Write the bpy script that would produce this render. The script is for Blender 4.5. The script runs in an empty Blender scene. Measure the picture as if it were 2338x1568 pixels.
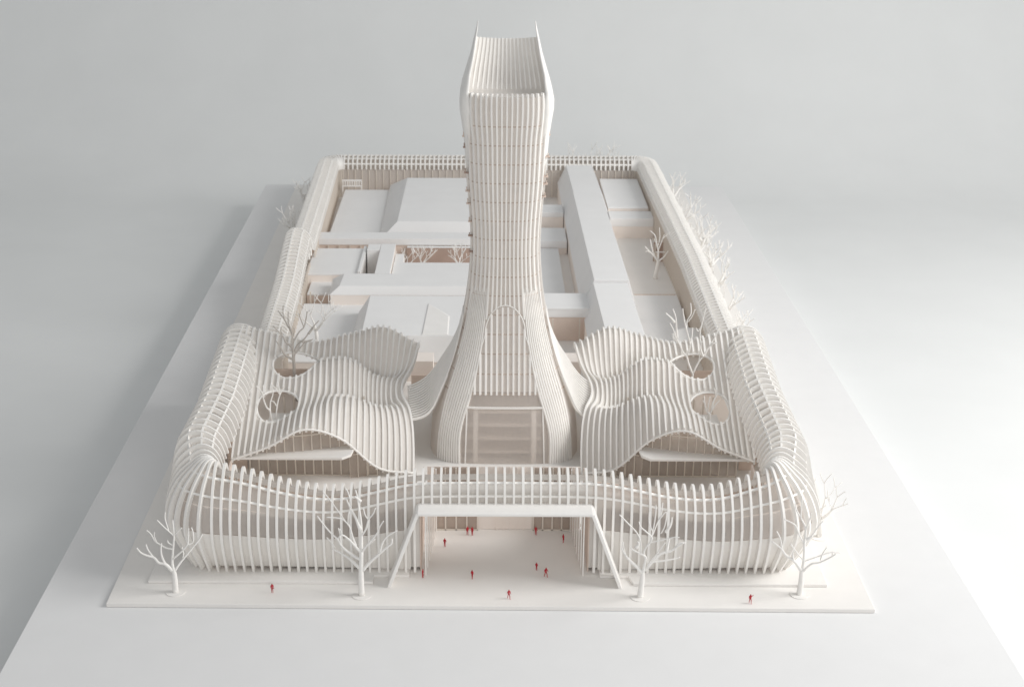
import bpy, bmesh, math, random
from mathutils import Vector, Matrix, Euler
random.seed(7)
SC = bpy.context.scene
COL = SC.collection

# ------------------------------------------------------------------ camera, world, lamps, exposure
cam_d = bpy.data.cameras.new('camera')
cam = bpy.data.objects.new('camera', cam_d)
COL.objects.link(cam)
SC.camera = cam
PITCH = math.radians(19.71)
cam.location = (0, -30.9, 17.44)
cam.rotation_mode = 'QUATERNION'
_look = Matrix.Rotation(math.pi/2 - PITCH, 4, 'X') @ Matrix.Rotation(math.radians(0.22), 4, 'Z')
cam.rotation_quaternion = _look.to_quaternion()
cam_d.sensor_width = 36.0
cam_d.lens = 3500*36/2337
cam_d.shift_x = 0.0272
cam_d.clip_end = 400
cam_d.dof.use_dof = True
cam_d.dof.focus_distance = 36.5
cam_d.dof.aperture_fstop = 0.95

W = bpy.data.worlds.new('World')
SC.world = W
W.use_nodes = True
W.node_tree.nodes['Background'].inputs[0].default_value = (0.965, 0.985, 1.0, 1)
W.node_tree.nodes['Background'].inputs[1].default_value = 0.40

def area(name, loc, target, sx, sy, watts, col):
    d = bpy.data.lights.new(name, 'AREA')
    d.shape = 'RECTANGLE'; d.size = sx; d.size_y = sy; d.energy = watts; d.color = col
    o = bpy.data.objects.new(name, d); COL.objects.link(o)
    o.location = loc
    o.rotation_euler = (Vector(target)-Vector(loc)).to_track_quat('-Z', 'Y').to_euler()
    return o
area('window_light', (40, 2, 29), (0, 17, 0), 25, 25, 19000, (1.0, 0.988, 0.97))
area('added_front_fill', (7, -46, 17), (0, 9, 4), 16, 12, 4300, (1.0, 0.985, 0.965))  # added fill lamp out of view, lifts the tower front
SC.view_settings.view_transform = 'Standard'
SC.view_settings.look = 'None'
SC.view_settings.gamma = 1
SC.view_settings.exposure = 0
SC.cycles.max_bounces = 10
SC.cycles.diffuse_bounces = 7
SC.cycles.transparent_max_bounces = 16

# ------------------------------------------------------------------ materials
def mat(name, col, rough=0.6, bump=0.0, bscale=40, var=0.0, vscale=3, alpha=1.0, spec=0.3, sss=0.0, transl=0.0):
    m = bpy.data.materials.new(name); m.use_nodes = True
    nt = m.node_tree; N = nt.nodes; L = nt.links
    b = N['Principled BSDF']
    b.inputs['Base Color'].default_value = (*col, 1)
    b.inputs['Roughness'].default_value = rough
    b.inputs['Specular IOR Level'].default_value = spec
    if sss:
        b.inputs['Subsurface Weight'].default_value = sss
        b.inputs['Subsurface Radius'].default_value = (0.12, 0.09, 0.07)
        b.inputs['Subsurface Scale'].default_value = 1.0
    tc = N.new('ShaderNodeTexCoord')
    if var:
        n = N.new('ShaderNodeTexNoise'); n.inputs['Scale'].default_value = vscale; n.inputs['Detail'].default_value = 5
        L.new(tc.outputs['Object'], n.inputs['Vector'])
        r = N.new('ShaderNodeValToRGB')
        r.color_ramp.elements[0].position = .3; r.color_ramp.elements[1].position = .7
        r.color_ramp.elements[0].color = (*[c*(1-var) for c in col], 1)
        r.color_ramp.elements[1].color = (*[min(1, c*(1+var*.5)) for c in col], 1)
        L.new(n.outputs['Fac'], r.inputs['Fac']); L.new(r.outputs['Color'], b.inputs['Base Color'])
    if bump:
        n2 = N.new('ShaderNodeTexNoise'); n2.inputs['Scale'].default_value = bscale; n2.inputs['Detail'].default_value = 6
        L.new(tc.outputs['Object'], n2.inputs['Vector'])
        bp = N.new('ShaderNodeBump'); bp.inputs['Strength'].default_value = bump; bp.inputs['Distance'].default_value = .02
        L.new(n2.outputs['Fac'], bp.inputs['Height']); L.new(bp.outputs['Normal'], b.inputs['Normal'])
    surf = b.outputs[0]
    out = N['Material Output']
    if transl:
        tl = N.new('ShaderNodeBsdfTranslucent'); tl.inputs[0].default_value = (*col, 1)
        m2 = N.new('ShaderNodeMixShader'); m2.inputs[0].default_value = transl
        L.new(surf, m2.inputs[1]); L.new(tl.outputs[0], m2.inputs[2]); surf = m2.outputs[0]; L.new(surf, out.inputs[0])
    if alpha < 1:
        t = N.new('ShaderNodeBsdfTransparent'); t.inputs[0].default_value = (.97, .95, .93, 1)
        mx = N.new('ShaderNodeMixShader'); mx.inputs[0].default_value = alpha
        L.new(t.outputs[0], mx.inputs[1]); L.new(surf, mx.inputs[2]); L.new(mx.outputs[0], out.inputs[0])
    return m

M = {}
M['board'] = mat('board_card', (.81, .81, .81), .75, .12, 60, .012, 1.2)
M['plate'] = mat('plate_card', (.88, .857, .828), .7, .10, 70, .02, 1.5)
M['rib'] = mat('printed_white', (.915, .895, .865), .45, .10, 90, .03, 4, spec=.4)
M['fin'] = mat('printed_fin', (.91, .89, .86), .5, .15, 80, .04, 5)
M['skin'] = mat('printed_skin', (.88, .85, .815), .55, .08, 60, .03, 3, transl=.35)
M['roof'] = mat('roof_card', (.86, .855, .85), .7, .08, 50, .02, 1)
M['wall'] = mat('wall_card', (.88, .81, .755), .7, .08, 50, .02, 2)
M['beige'] = mat('beige_card', (.74, .62, .545), .7, .08, 50, .04, 3)
M['core'] = mat('tower_core', (.88, .83, .785), .5, .06, 40, .03, 2, transl=.3)
M['band'] = mat('tan_band', (.66, .57, .50), .6, 0, 1, .1, 6)
M['frost'] = mat('frosted_sheet', (.89, .868, .845), .35, .05, 120, .03, 1.5, alpha=.74, spec=.5, transl=.4)
M['frost2'] = mat('frosted_panel', (.86, .80, .755), .4, .25, 150, .05, 12, alpha=.66, spec=.5, transl=.35)
M['glass'] = mat('tinted_film', (.62, .54, .48), .2, 0, 1, .05, 2, alpha=.42, spec=.6)
M['mullion'] = mat('mullion_strip', (.74, .68, .61), .6)
M['tree'] = mat('tree_print', (.90, .88, .85), .55, .25, 60, .04, 8)
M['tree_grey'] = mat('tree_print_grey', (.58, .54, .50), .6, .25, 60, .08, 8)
M['red'] = mat('red_paint', (.50, .016, .030), .4, .1, 60, .25, 14, spec=.4)
M['paper'] = mat('backdrop_paper', (.80, .81, .805), .85, .05, 30, .02, .3)
M['brown'] = mat('brown_shade_card', (.46, .34, .285), .7, .08, 50, .04, 3)  # overhang shade of the court wall as colour; also plain brown small parts
M['portal'] = mat('portal_card', (.90, .88, .855), .6, .06, 60, .02, 3)

# ------------------------------------------------------------------ helpers
ORG = {}
def tag(o, label=None, cat=None, group=None, kind=None):
    if label: o['label'] = label
    if cat: o['category'] = cat
    if group: o['group'] = group
    if kind: o['kind'] = kind
    return o
def thing(name, label, cat, loc=(0, 0, 0), group=None):
    o = bpy.data.objects.new(name, None); COL.objects.link(o)
    o.empty_display_size = .1
    o.location = loc; ORG[o] = Vector(loc)
    return tag(o, label, cat, group)
class MB:
    def __init__(s): s.v = []; s.f = []
    def quad(s, a, b, c, d):
        n = len(s.v); s.v += [a, b, c, d]; s.f.append((n, n+1, n+2, n+3)); return s
    def box(s, x0, x1, y0, y1, z0, z1):
        n = len(s.v)
        s.v += [(x, y, z) for z in (z0, z1) for y in (y0, y1) for x in (x0, x1)]
        s.f += [(n+a, n+b, n+c, n+d) for a, b, c, d in ((0,2,3,1),(4,5,7,6),(0,1,5,4),(2,6,7,3),(0,4,6,2),(1,3,7,5))]
        return s
    def prism(s, pts, z0, z1):
        n = len(s.v); k = len(pts)
        s.v += [(x, y, z0) for x, y in pts] + [(x, y, z1) for x, y in pts]
        s.f.append(tuple(range(n+k-1, n-1, -1))); s.f.append(tuple(range(n+k, n+2*k)))
        for i in range(k):
            j = (i+1) % k; s.f.append((n+i, n+j, n+k+j, n+k+i))
        return s
    def hull8(s, bot, top):           # frustum: 4 bottom pts, 4 top pts
        n = len(s.v); s.v += list(bot)+list(top)
        s.f += [(n+3, n+2, n+1, n), (n+4, n+5, n+6, n+7)]
        for i in range(4):
            j = (i+1) % 4; s.f.append((n+i, n+j, n+4+j, n+4+i))
        return s
    def grid(s, rows):
        n = len(s.v); c = len(rows[0])
        for r in rows: s.v += [tuple(p) for p in r]
        for i in range(len(rows)-1):
            for j in range(c-1):
                s.f.append((n+i*c+j, n+i*c+j+1, n+(i+1)*c+j+1, n+(i+1)*c+j))
        return s
    def loft4(s, quads):              # closed bar through successive 4-point rings
        n = len(s.v)
        for q in quads: s.v += [tuple(p) for p in q]
        for i in range(len(quads)-1):
            for k in range(4):
                a = n+4*i+k; b = n+4*i+(k+1) % 4; s.f.append((a, b, b+4, a+4))
        s.f.append((n+3, n+2, n+1, n)); e = n+4*(len(quads)-1); s.f.append((e, e+1, e+2, e+3))
        return s
    def tube(s, pts, rad, seg=7):
        pts = [Vector(p) for p in pts]; n0 = len(s.v); k = len(pts)
        ref = Vector((0.31, 0.94, 0.12))
        for i, p in enumerate(pts):
            t = (pts[min(i+1, k-1)]-pts[max(i-1, 0)]).normalized()
            a = t.cross(ref).normalized(); b = t.cross(a)
            r = rad[i] if hasattr(rad, '__len__') else rad
            for q in range(seg):
                an = 2*math.pi*q/seg; s.v.append(tuple(p+a*(r*math.cos(an))+b*(r*math.sin(an))))
        for i in range(k-1):
            for q in range(seg):
                a = n0+i*seg+q; b = n0+i*seg+(q+1) % seg; s.f.append((a, b, b+seg, a+seg))
        s.f.append(tuple(range(n0+seg-1, n0-1, -1))); s.f.append(tuple(range(n0+(k-1)*seg, n0+k*seg)))
        return s
    def build(s, name, m, parent=None, smooth=False, bevel=0, fix=True):
        me = bpy.data.meshes.new(name)
        org = ORG.get(parent, Vector((0, 0, 0))) if parent else Vector((0, 0, 0))
        me.from_pydata([Vector(v)-org for v in s.v], [], s.f)
        if fix:
            bm = bmesh.new(); bm.from_mesh(me)
            bmesh.ops.recalc_face_normals(bm, faces=bm.faces); bm.to_mesh(me); bm.free()
        if smooth: me.polygons.foreach_set('use_smooth', [True]*len(me.polygons))
        me.update(); me.materials.append(M[m])
        o = bpy.data.objects.new(name, me); COL.objects.link(o)
        if parent: o.parent = parent; ORG[o] = org
        if bevel:
            md = o.modifiers.new('bevel', 'BEVEL'); md.width = bevel; md.segments = 2; md.limit_method = 'ANGLE'
        return o
def lerp(a, b, t): return a+(b-a)*t
def table(xs, ys, x, smooth=True):
    if x <= xs[0]: return ys[0]
    if x >= xs[-1]: return ys[-1]
    for i in range(len(xs)-1):
        if x <= xs[i+1]:
            t = (x-xs[i])/(xs[i+1]-xs[i])
            if not smooth: return lerp(ys[i], ys[i+1], t)
            m = lambda k: ((ys[k+1]-ys[k-1])/(xs[k+1]-xs[k-1]) if 0 < k < len(xs)-1 else
                           ((ys[1]-ys[0])/(xs[1]-xs[0]) if k == 0 else (ys[-1]-ys[-2])/(xs[-1]-xs[-2])))
            h = xs[i+1]-xs[i]
            return ((2*t**3-3*t*t+1)*ys[i]+(t**3-2*t*t+t)*h*m(i)+(-2*t**3+3*t*t)*ys[i+1]+(t**3-t*t)*h*m(i+1))
def crom(P, n):
    out = []; k = len(P)
    for i in range(n+1):
        u = i/n*(k-1); a = min(int(u), k-2); t = u-a
        p0, p1, p2, p3 = P[max(a-1, 0)], P[a], P[a+1], P[min(a+2, k-1)]
        out.append(tuple(.5*(2*p1[d]+(p2[d]-p0[d])*t+(2*p0[d]-5*p1[d]+4*p2[d]-p3[d])*t*t+(3*p1[d]-p0[d]-3*p2[d]+p3[d])*t**3) for d in range(len(p1))))
    return out
def sstep(a, b, x):
    t = min(1, max(0, (x-a)/(b-a))); return t*t*(3-2*t)

# ------------------------------------------------------------------ setting: backdrop, board, plates
mb = MB()
prof = [(-60, -1.5), (41, -1.5)]
R = 14
prof += [(42+R*math.sin(a), -1.5+R*(1-math.cos(a))) for a in [math.pi/2*i/24 for i in range(25)]]
prof += [(56, 45)]
mb.grid([[(x, y, z) for x in (-70, 70)] for y, z in prof])
tag(mb.build('backdrop', 'paper', smooth=True, fix=False), 'pale grey seamless paper backdrop sweeping up behind the model', kind='structure')
b = MB().prism([(-10.2, -9), (11.45, -9), (11.25, 40.3), (-10.4, 40.4)], -1.498, -.1).build('display_board', 'board', bevel=.015)
tag(b, 'large white display board carrying the whole model', kind='structure')
b = MB().prism([(-8.62, .09), (8.93, -.05), (9.3, 39.9), (-8.9, 39.9)], -.096, 0).build('pavement', 'plate', bevel=.012)
tag(b, 'white pavement plate glued on the display board', kind='structure')
b = MB().prism([(-7.85, 1.03), (-2.58, 1.03), (-2.58, 1.36), (-1.75, 1.36), (-1.75, 4.1), (2.75, 4.1), (2.75, 1.36), (3.42, 1.36), (3.52, .99), (8.05, .97), (8.35, 39.3), (-8.1, 39.3)], .003, .07).build('plinth', 'plate', bevel=.01)
tag(b, 'raised white plinth sheet notched at the entrance', kind='structure')
Z0 = .07

# ------------------------------------------------------------------ ribbed galleries
class Path:
    def __init__(s, pts):             # dense polyline
        s.p = [Vector(q) for q in pts]; s.d = [0]
        for a, b in zip(s.p, s.p[1:]): s.d.append(s.d[-1]+(b-a).length)
        s.L = s.d[-1]
    def at(s, u):
        u = min(max(u, 0), s.L)
        for i in range(len(s.p)-1):
            if u <= s.d[i+1] or i == len(s.p)-2:
                t = (u-s.d[i])/max(1e-9, s.d[i+1]-s.d[i]); return s.p[i].lerp(s.p[i+1], t)
    def frame(s, u, e=.06):
        a = s.at(u-e); b = s.at(u+e); t = (b-a).normalized()
        return s.at(u), t, Vector((t.y, -t.x))     # outward normal = right of travel reversed below
def arc(cx, cy, r, a0, a1, n=14):
    return [(cx+r*math.cos(math.radians(a0+(a1-a0)*i/n)), cy+r*math.sin(math.radians(a0+(a1-a0)*i/n))) for i in range(n+1)]

FRONT = lambda h, b: [(0, 0), (b*.55, .2*h), (b, .43*h), (b*.85, .63*h), (b*.4-.03, .81*h), (-.16-.0*b, .93*h), (-.42, h), (-.66, .985*h), (-.82, .9*h), (-.88, .8*h)]
SIDE = lambda h, b: [(0, 0), (b*.65, .2*h), (b, .45*h), (b, .68*h), (b*.8, .87*h), (b*.2, .985*h), (-.25, h), (-.55, .95*h), (-.74, .86*h), (-.84, .74*h)]
RING = lambda h, b: [(0, 0), (b*.7, .2*h), (b, .43*h), (b*.9, .66*h), (b*.55, .87*h), (-.02, .985*h), (-.3, h), (-.6, .95*h), (-.78, .84*h), (-.8, .7*h)]
NS = 27
def sec(kindw, h, b, A=FRONT, B=SIDE):
    a = A(h, b); c = B(h, b)
    return crom([(lerp(p[0], q[0], kindw), lerp(p[1], q[1], kindw)) for p, q in zip(a, c)], NS)
def inset(S, d):
    out = []
    for i in range(len(S)):
        a = S[max(i-1, 0)]; b = S[min(i+1, len(S)-1)]
        tx, tz = b[0]-a[0], b[1]-a[1]; l = math.hypot(tx, tz) or 1
        out.append((S[i][0]-tz/l*d, S[i][1]+tx/l*d))
    return out
def to3(p, n, oz, z0=Z0):
    return Vector((p.x+n.x*oz[0], p.y+n.y*oz[0], z0+oz[1]))
def make_rib(root, P, u, S, depth, th, i0=0, i1=NS, mname='rib', zmin=None):
    p, t, n = P.frame(u); I = inset(S, depth); q = []
    for i in range(i0, i1+1):
        sa, sb = S[i], I[i]
        if zmin is not None and sa[1]+Z0 < zmin:
            if i+1 > NS or S[i+1][1]+Z0 <= zmin: continue
            f = (zmin-Z0-sa[1])/(S[i+1][1]-sa[1])
            sa = (lerp(sa[0], S[i+1][0], f), zmin-Z0); sb = (lerp(sb[0], I[i+1][0], f), zmin-Z0)
        a = to3(p, n, sa); b = to3(p, n, sb); tt = Vector((t.x, t.y, 0))*th/2
        q.append((a-tt, a+tt, b+tt, b-tt))
    if len(q) > 1: return MB().loft4(q).build('rib', mname, root)
def make_rail(root, P, secf, j, u0, u1, d0, d1, hw, step=.18, name='rail', mname='rib'):
    q = []; n = max(2, int((u1-u0)/step))
    for k in range(n+1):
        u = lerp(u0, u1, k/n); S = secf(u); p, t, nn = P.frame(u)
        A = inset(S, d0); B = inset(S, d1)
        jj = int(j); f = j-jj; j2 = min(jj+1, NS)
        av = (lerp(A[jj][0], A[j2][0], f), lerp(A[jj][1], A[j2][1], f)); bv = (lerp(B[jj][0], B[j2][0], f), lerp(B[jj][1], B[j2][1], f))
        tx, tz = S[min(jj+1, NS)][0]-S[max(jj-1, 0)][0], S[min(jj+1, NS)][1]-S[max(jj-1, 0)][1]; l = math.hypot(tx, tz)
        tx, tz = tx/l*hw, tz/l*hw
        q.append((to3(p, nn, (av[0]-tx, av[1]-tz)), to3(p, nn, (av[0]+tx, av[1]+tz)), to3(p, nn, (bv[0]+tx, bv[1]+tz)), to3(p, nn, (bv[0]-tx, bv[1]-tz))))
    return MB().loft4(q).build(name, mname, root)
def make_sheet(root, P, secf, j0, j1, u0, u1, d, name, mname, step=.22, zclip=None, thick=.02):
    n = max(2, int((u1-u0)/step)); rows = []; rows2 = []
    for k in range(n+1):
        u = lerp(u0, u1, k/n); S = secf(u); p, t, nn = P.frame(u); I = inset(S, d); I2 = inset(S, d+thick)
        f = lambda A: [to3(p, nn, (A[i][0], max(A[i][1], 0.0) if zclip is None else min(max(A[i][1], zclip[0]), zclip[1]))) for i in range(j0, j1+1)]
        rows.append(f(I)); rows2.append(f(I2))
    m = MB().grid(rows)
    return m.build(name, mname, root, smooth=True, fix=False)

# ---- front gallery: path runs from far left end, round the front, to the far right end
LFX, RFX = -7.1, 7.47
pts = arc(-6.55, 11.5, .75, 110, 175, 8)+[(-7.26, 11.2), (-7.05, 6.0), (LFX, 3.2)]+arc(LFX+.8, 2.3, .8, 180, 270)+arc(RFX-.8, 2.3, .8, 270, 360)+[(RFX, 3.2), (7.5, 7.0), (7.72, 11.2)]+arc(7.0, 11.5, .75, 5, 70, 8)
FP = Path(pts)
xs_h = [-6.6, -5.6, -4.8, -3.9, -3.2, -2.5, -1.8, -1.1, 2.2, 2.9, 3.6, 4.3, 5.0, 5.6, 6.3, 7.1]
ys_h = [2.66, 2.46, 2.22, 2.04, 2.05, 2.22, 2.4, 2.47, 2.47, 2.42, 2.28, 2.12, 2.05, 2.10, 2.34, 2.66]
xs_b = [-6.6, -5.6, -4.2, -2.6, -1.6, 2.6, 3.6, 5.0, 6.2, 7.1]
ys_b = [.5, .44, .26, .08, 0, 0, .06, .22, .42, .56]
def front_params(u):
    p, t, n = FP.frame(u)
    side = sstep(2.0, 3.6, p.y)
    h = lerp(table(xs_h, ys_h, p.x), 2.88, side); b = lerp(table(xs_b, ys_b, p.x), .48 if p.x < 0 else .5, side)
    e = min(u, FP.L-u)
    h = h*(.62+.38*sstep(0, 1.3, e)); b *= (.4+.6*sstep(0, 1.2, e))
    return side, h, b
def fsec(u):
    s, h, b = front_params(u); return sec(s, h, b)
g = thing('ribbed_gallery', 'long white front gallery of curved ribs wrapping both corners round the entrance', 'building', (0.2, 1.5, Z0))
us = []; u = 0.05
while u < FP.L-.03:
    us.append(u); p, t, n = FP.frame(u)
    us_step = .212 if p.y < 2.0 else lerp(.19, .40, sstep(1.8, 4.8, p.y)) if p.y < 10.8 else .2
    u += us_step
PX0, PX1 = -1.52, 2.52      # portal opening
for u in us:
    p, t, n = FP.frame(u); S = fsec(u)
    cut = (PX0+.06 < p.x < PX1-.06) and p.y < 2.2
    make_rib(g, FP, u+random.uniform(-.006, .006), S, .13, random.uniform(.050, .060), zmin=1.847 if cut else None)
ua = next(u for u in us if FP.at(u).y < 3.0); ub = [u for u in us if FP.at(u).y < 3.0][-1]
make_rail(g, FP, fsec, 14.7, 1.0, FP.L-1.0, .05, .12, .026)
make_rail(g, FP, fsec, 11.6, ua-3, ub+3, .06, .13, .026)
for j in (18.2, 21.4):
    make_rail(g, FP, fsec, j, .3, ua+.2, .03, .1, .024); make_rail(g, FP, fsec, j, ub-.2, FP.L-.3, .03, .1, .024)
make_sheet(g, FP, fsec, 0, NS, .3, FP.L-.3, .0, 'unused', 'frost') if False else None
# glazing behind the ribs (left, above the portal, right)
u_pl = min((u for u in us), key=lambda q: abs(FP.at(q).x-PX0)+(9 if FP.at(q).y > 2.2 else 0)); u_pr = min((u for u in us), key=lambda q: abs(FP.at(q).x-PX1)+(9 if FP.at(q).y > 2.2 else 0))
make_sheet(g, FP, fsec, 6, 15, .6, u_pl, .18, 'frosted_wall', 'frost')
make_sheet(g, FP, fsec, 6, 15, u_pr, FP.L-.6, .18, 'frosted_wall', 'frost')
make_sheet(g, FP, fsec, 9, 15, u_pl, u_pr, .18, 'frosted_wall', 'frost')
make_sheet(g, FP, fsec, 16, NS-2, ua-1, ub+1, .17, 'roof_panel', 'frost')
make_sheet(g, FP, fsec, 0, 6, .6, u_pl-.1, .165, 'plinth_wall', 'plate')
make_sheet(g, FP, fsec, 0, 6, u_pr+.1, FP.L-.6, .165, 'plinth_wall', 'plate')
# floors inside, following the facade
for zf in (.98, 1.62):
    for a, bq in ((ua-.2, u_pl), (u_pr, ub+.2)):
        rows = []; nn_ = 40
        lo, hi = [], []
        for k in range(nn_+1):
            u = lerp(a, bq, k/nn_); p, t, n = FP.frame(u); _, h, b = front_params(u); S = fsec(u)
            zz = zf*h/2.6*(1.0 if zf < 1.2 else 1.05)
            j = min(range(NS), key=lambda q: abs(S[q][1]-zz) if q < 16 else 9)
            o = S[j][0]-.24
            lo.append((to3(p, n, (o, zz)), to3(p, n, (o, zz+.07)), to3(p, n, (o-1.0, zz+.07)), to3(p, n, (o-1.0, zz))))
        MB().loft4(lo).build('floor_slab', 'wall', g)
# inner back wall of the gallery
q = []
for k in range(61):
    u = lerp(ua, u_pl, k/60); p, t, n = FP.frame(u); _, h, b = front_params(u)
    q.append((to3(p, n, (-.98, 0)), to3(p, n, (-1.02, 0)), to3(p, n, (-1.02, h*.78)), to3(p, n, (-.98, h*.78))))
MB().loft4(q).build('back_wall', 'beige', g)
q = []
for k in range(61):
    u = lerp(u_pr, ub, k/60); p, t, n = FP.frame(u); _, h, b = front_params(u)
    q.append((to3(p, n, (-.98, 0)), to3(p, n, (-1.02, 0)), to3(p, n, (-1.02, h*.78)), to3(p, n, (-.98, h*.78))))
MB().loft4(q).build('back_wall', 'beige', g)
# entrance portal and passage
portal = MB().box(PX0-.02, PX1+.02, 1.02, 1.62, 1.76, 1.845).build('portal', 'portal', g, bevel=.03)
for sx, xt, xb in ((-1, PX0, -2.2), (1, PX1, 3.2)):
    w = .085
    MB().loft4([((xb-w/2, .86, .001), (xb+w/2, .86, .001), (xb+w/2, 1.34, .001), (xb-w/2, 1.34, .001)),
                ((xt-w/2, 1.04, 1.82), (xt+w/2, 1.04, 1.82), (xt+w/2, 1.6, 1.82), (xt-w/2, 1.6, 1.82))]).build('portal_leg', 'portal', portal, bevel=.012)
MB().box(PX0+.04, PX1-.04, 1.625, 2.75, 1.72, 1.8).build('passage_ceiling', 'portal', g)
for i in range(7):
    y = 1.5+i*.38
    for x in (-1.36+.03*i, 2.36-.03*i):
        MB().box(x-.014, x+.014, y-.03, y+.03, .004, 1.715).build('passage_fin', 'rib', g)
for x in (-1.49, 2.49):
    MB().box(x-.012, x+.012, 1.7, 3.9, .004, 1.715).build('side_screen', 'beige', g)
for x0, x1 in ((-1.83, -1.505), (2.505, 2.83)):
    MB().box(x0, x1, 1.76, 1.80, Z0+.005, 1.71).build('jamb_wall', 'plate', g)
MB().box(-1.4, 2.4, 3.92, 3.96, .004, 1.715).build('passage_end_wall', 'wall', g)
for x0, x1, n in ((-1.22, -.15, 4), (1.25, 2.2, 4)):
    gz = MB().box(x0, x1, 3.88, 3.915, .03, 1.7).build('glazing', 'glass', g)
    for i in range(n+1):
        x = lerp(x0, x1, i/n); MB().box(x-.018, x+.018, 3.84, 3.878, .004, 1.71).build('mullion', 'mullion', gz)
    MB().box(x0, x1, 3.84, 3.877, .0045, .035).build('sill', 'mullion', gz)
for i in range(5):
    x = .33+i*.17; MB().box(x-.016, x+.016, 3.87, 3.918, .004, 1.71).build('door_frame', 'wall', g)

# ---- left link gallery and rear ring
def tube_gallery(root, P, secf, step, rails, depth, th, endrib=.06):
    u = endrib
    while u < P.L-.02:
        make_rib(root, P, u, secf(u), depth, th); u += step
    for j in rails: make_rail(root, P, secf, j, .05, P.L-.05, .02, .09, .028, step=.3)
LP = Path(arc(-6.55, 23.7, .6, 105, 175, 8)+[(-7.18, 23.2), (-7.02, 17.5), (-6.85, 12.5)])
def lsec(u):
    e = min(u, 9)
    h = 1.78+.62*(1-sstep(.4, 6.5, u)); h *= .68+.32*sstep(0, 1.1, e)
    return sec(1, h, .24*(.4+.6*sstep(0, .8, e)), RING, RING)
g2 = thing('ribbed_gallery', 'humped middle ribbed gallery on the left between front corner and rear ring', 'building', (-6.9, 18, Z0))
tube_gallery(g2, LP, lsec, .30, (17.0, 20.4, 24.0), .1, .06)
make_sheet(g2, LP, lsec, 0, 16, .2, LP.L, .09, 'outer_skin', 'skin')
make_sheet(g2, LP, lsec, 16, 25, .2, LP.L, .26, 'roof_panel', 'core')
RP = Path([(-7.12, 24.2), (-7.2, 28), (-7.42, 36.9)]+arc(-6.42, 37.12, 1.0, 178, 90)+[(0, 38.12)]+arc(6.68, 37.1, 1.0, 90, 2)+[(7.7, 36.6), (7.86, 22), (7.76, 12.8)])
def rsec(u): return sec(1, 1.84, .27, RING, RING)
# path runs clockwise seen from above, so flip the outward side
_f = Path.frame
class RPath(Path): pass
g3 = thing('ribbed_gallery', 'low ribbed gallery ring enclosing the rear courts on three sides', 'building', (0.3, 38, Z0))
u = .06
while u < RP.L-.02:
    p, t, n = RP.frame(u); make_rib(g3, RP, u, [(-o, z) for o, z in rsec(u)], -.1, .07 if p.y > 37 else .06)
    u += .205 if p.y > 37.6 else .29
nsec = lambda u: [(-o, z) for o, z in rsec(u)]
for j in (17.0, 20.4, 24.0): make_rail(g3, RP, nsec, j, .05, RP.L-.05, -.02, -.09, .03, step=.3)
make_sheet(g3, RP, nsec, 0, 16, .05, RP.L-.05, -.085, 'outer_skin', 'plate')
make_sheet(g3, RP, nsec, 16, 25, .05, RP.L-.05, -.3, 'roof_panel', 'core')
# inner glazed wall of the ring with mullions
def inner_wall(root, P, sgn, u0, u1, off, h, gap):
    rows = []; n = 80
    for k in range(n+1):
        p, t, nn = P.frame(lerp(u0, u1, k/n)); rows.append([to3(p, nn, (sgn*off, .01)), to3(p, nn, (sgn*off, h))])
    gw = MB().grid(rows).build('glazing', 'frost2', root, fix=False)
    u = u0
    while u < u1:
        p, t, nn = P.frame(u); T = Vector((t.x, t.y, 0))*.02; A = sgn*(off+.012); B = sgn*(off+.05)
        MB().loft4([tuple(to3(p, nn, (o, z))+s*T for o, s in ((A, -1), (A, 1), (B, 1), (B, -1))) for z in (.008, h)]).build('mullion', 'mullion', gw)
        u += gap
inner_wall(g3, RP, 1, .3, RP.L-.3, .72, 1.28, .32)
inner_wall(g2, LP, -1, 1.2, LP.L-.1, .72, 1.1, .4)

# ------------------------------------------------------------------ tower
TX = .575; TY = 9.8
zt = [0, .8, 1.5, 2.0, 2.5, 3.0, 3.66, 4.3, 4.94, 5.7, 6.45, 7.07, 7.68, 8.29, 8.89, 9.36, 9.78, 10.1]
at_ = [2.14, 2.09, 1.94, 1.78, 1.59, 1.41, 1.22, 1.10, 1.02, .97, .985, 1.03, 1.08, 1.11, 1.14, 1.20, 1.22, 1.20]
zb = [0, 1, 2, 3, 4, 5, 6, 8, 9.4, 10.1]
bt_ = [2.1, 2.02, 1.76, 1.40, 1.14, 1.0, .95, .98, 1.1, 1.18]
zn = [0, 3, 5, 10]; nt_ = [4.0, 3.6, 3.0, 3.2]
def tw(th, z, k=1.0):
    a = table(zt, at_, z); b = table(zb, bt_, z); n = table(zn, nt_, z)
    s_, c_ = math.sin(th), math.cos(th)
    f = lambda v: math.copysign(abs(v)**(2/n), v)
    return Vector((TX+(a-(1-k))*f(s_), TY-(b-(1-k))*f(c_), z))
def th_of_u(u, n=3.0):          # front side angle for x = u * half width
    return math.copysign(math.asin(min(1, abs(u)**(n/2))), u)
def tw_u(u, z, k=1.0):
    a = table(zt, at_, z); b = table(zb, bt_, z); n = table(zn, nt_, z)
    return Vector((TX+(a-(1-k))*u, TY-(b-(1-k))*(1-abs(u)**n)**(1/n), z))
T = thing('ribbed_tower', 'tall flared white tower of fine vertical ribs with arched glazed front', 'tower', (TX, TY, Z0))
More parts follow.
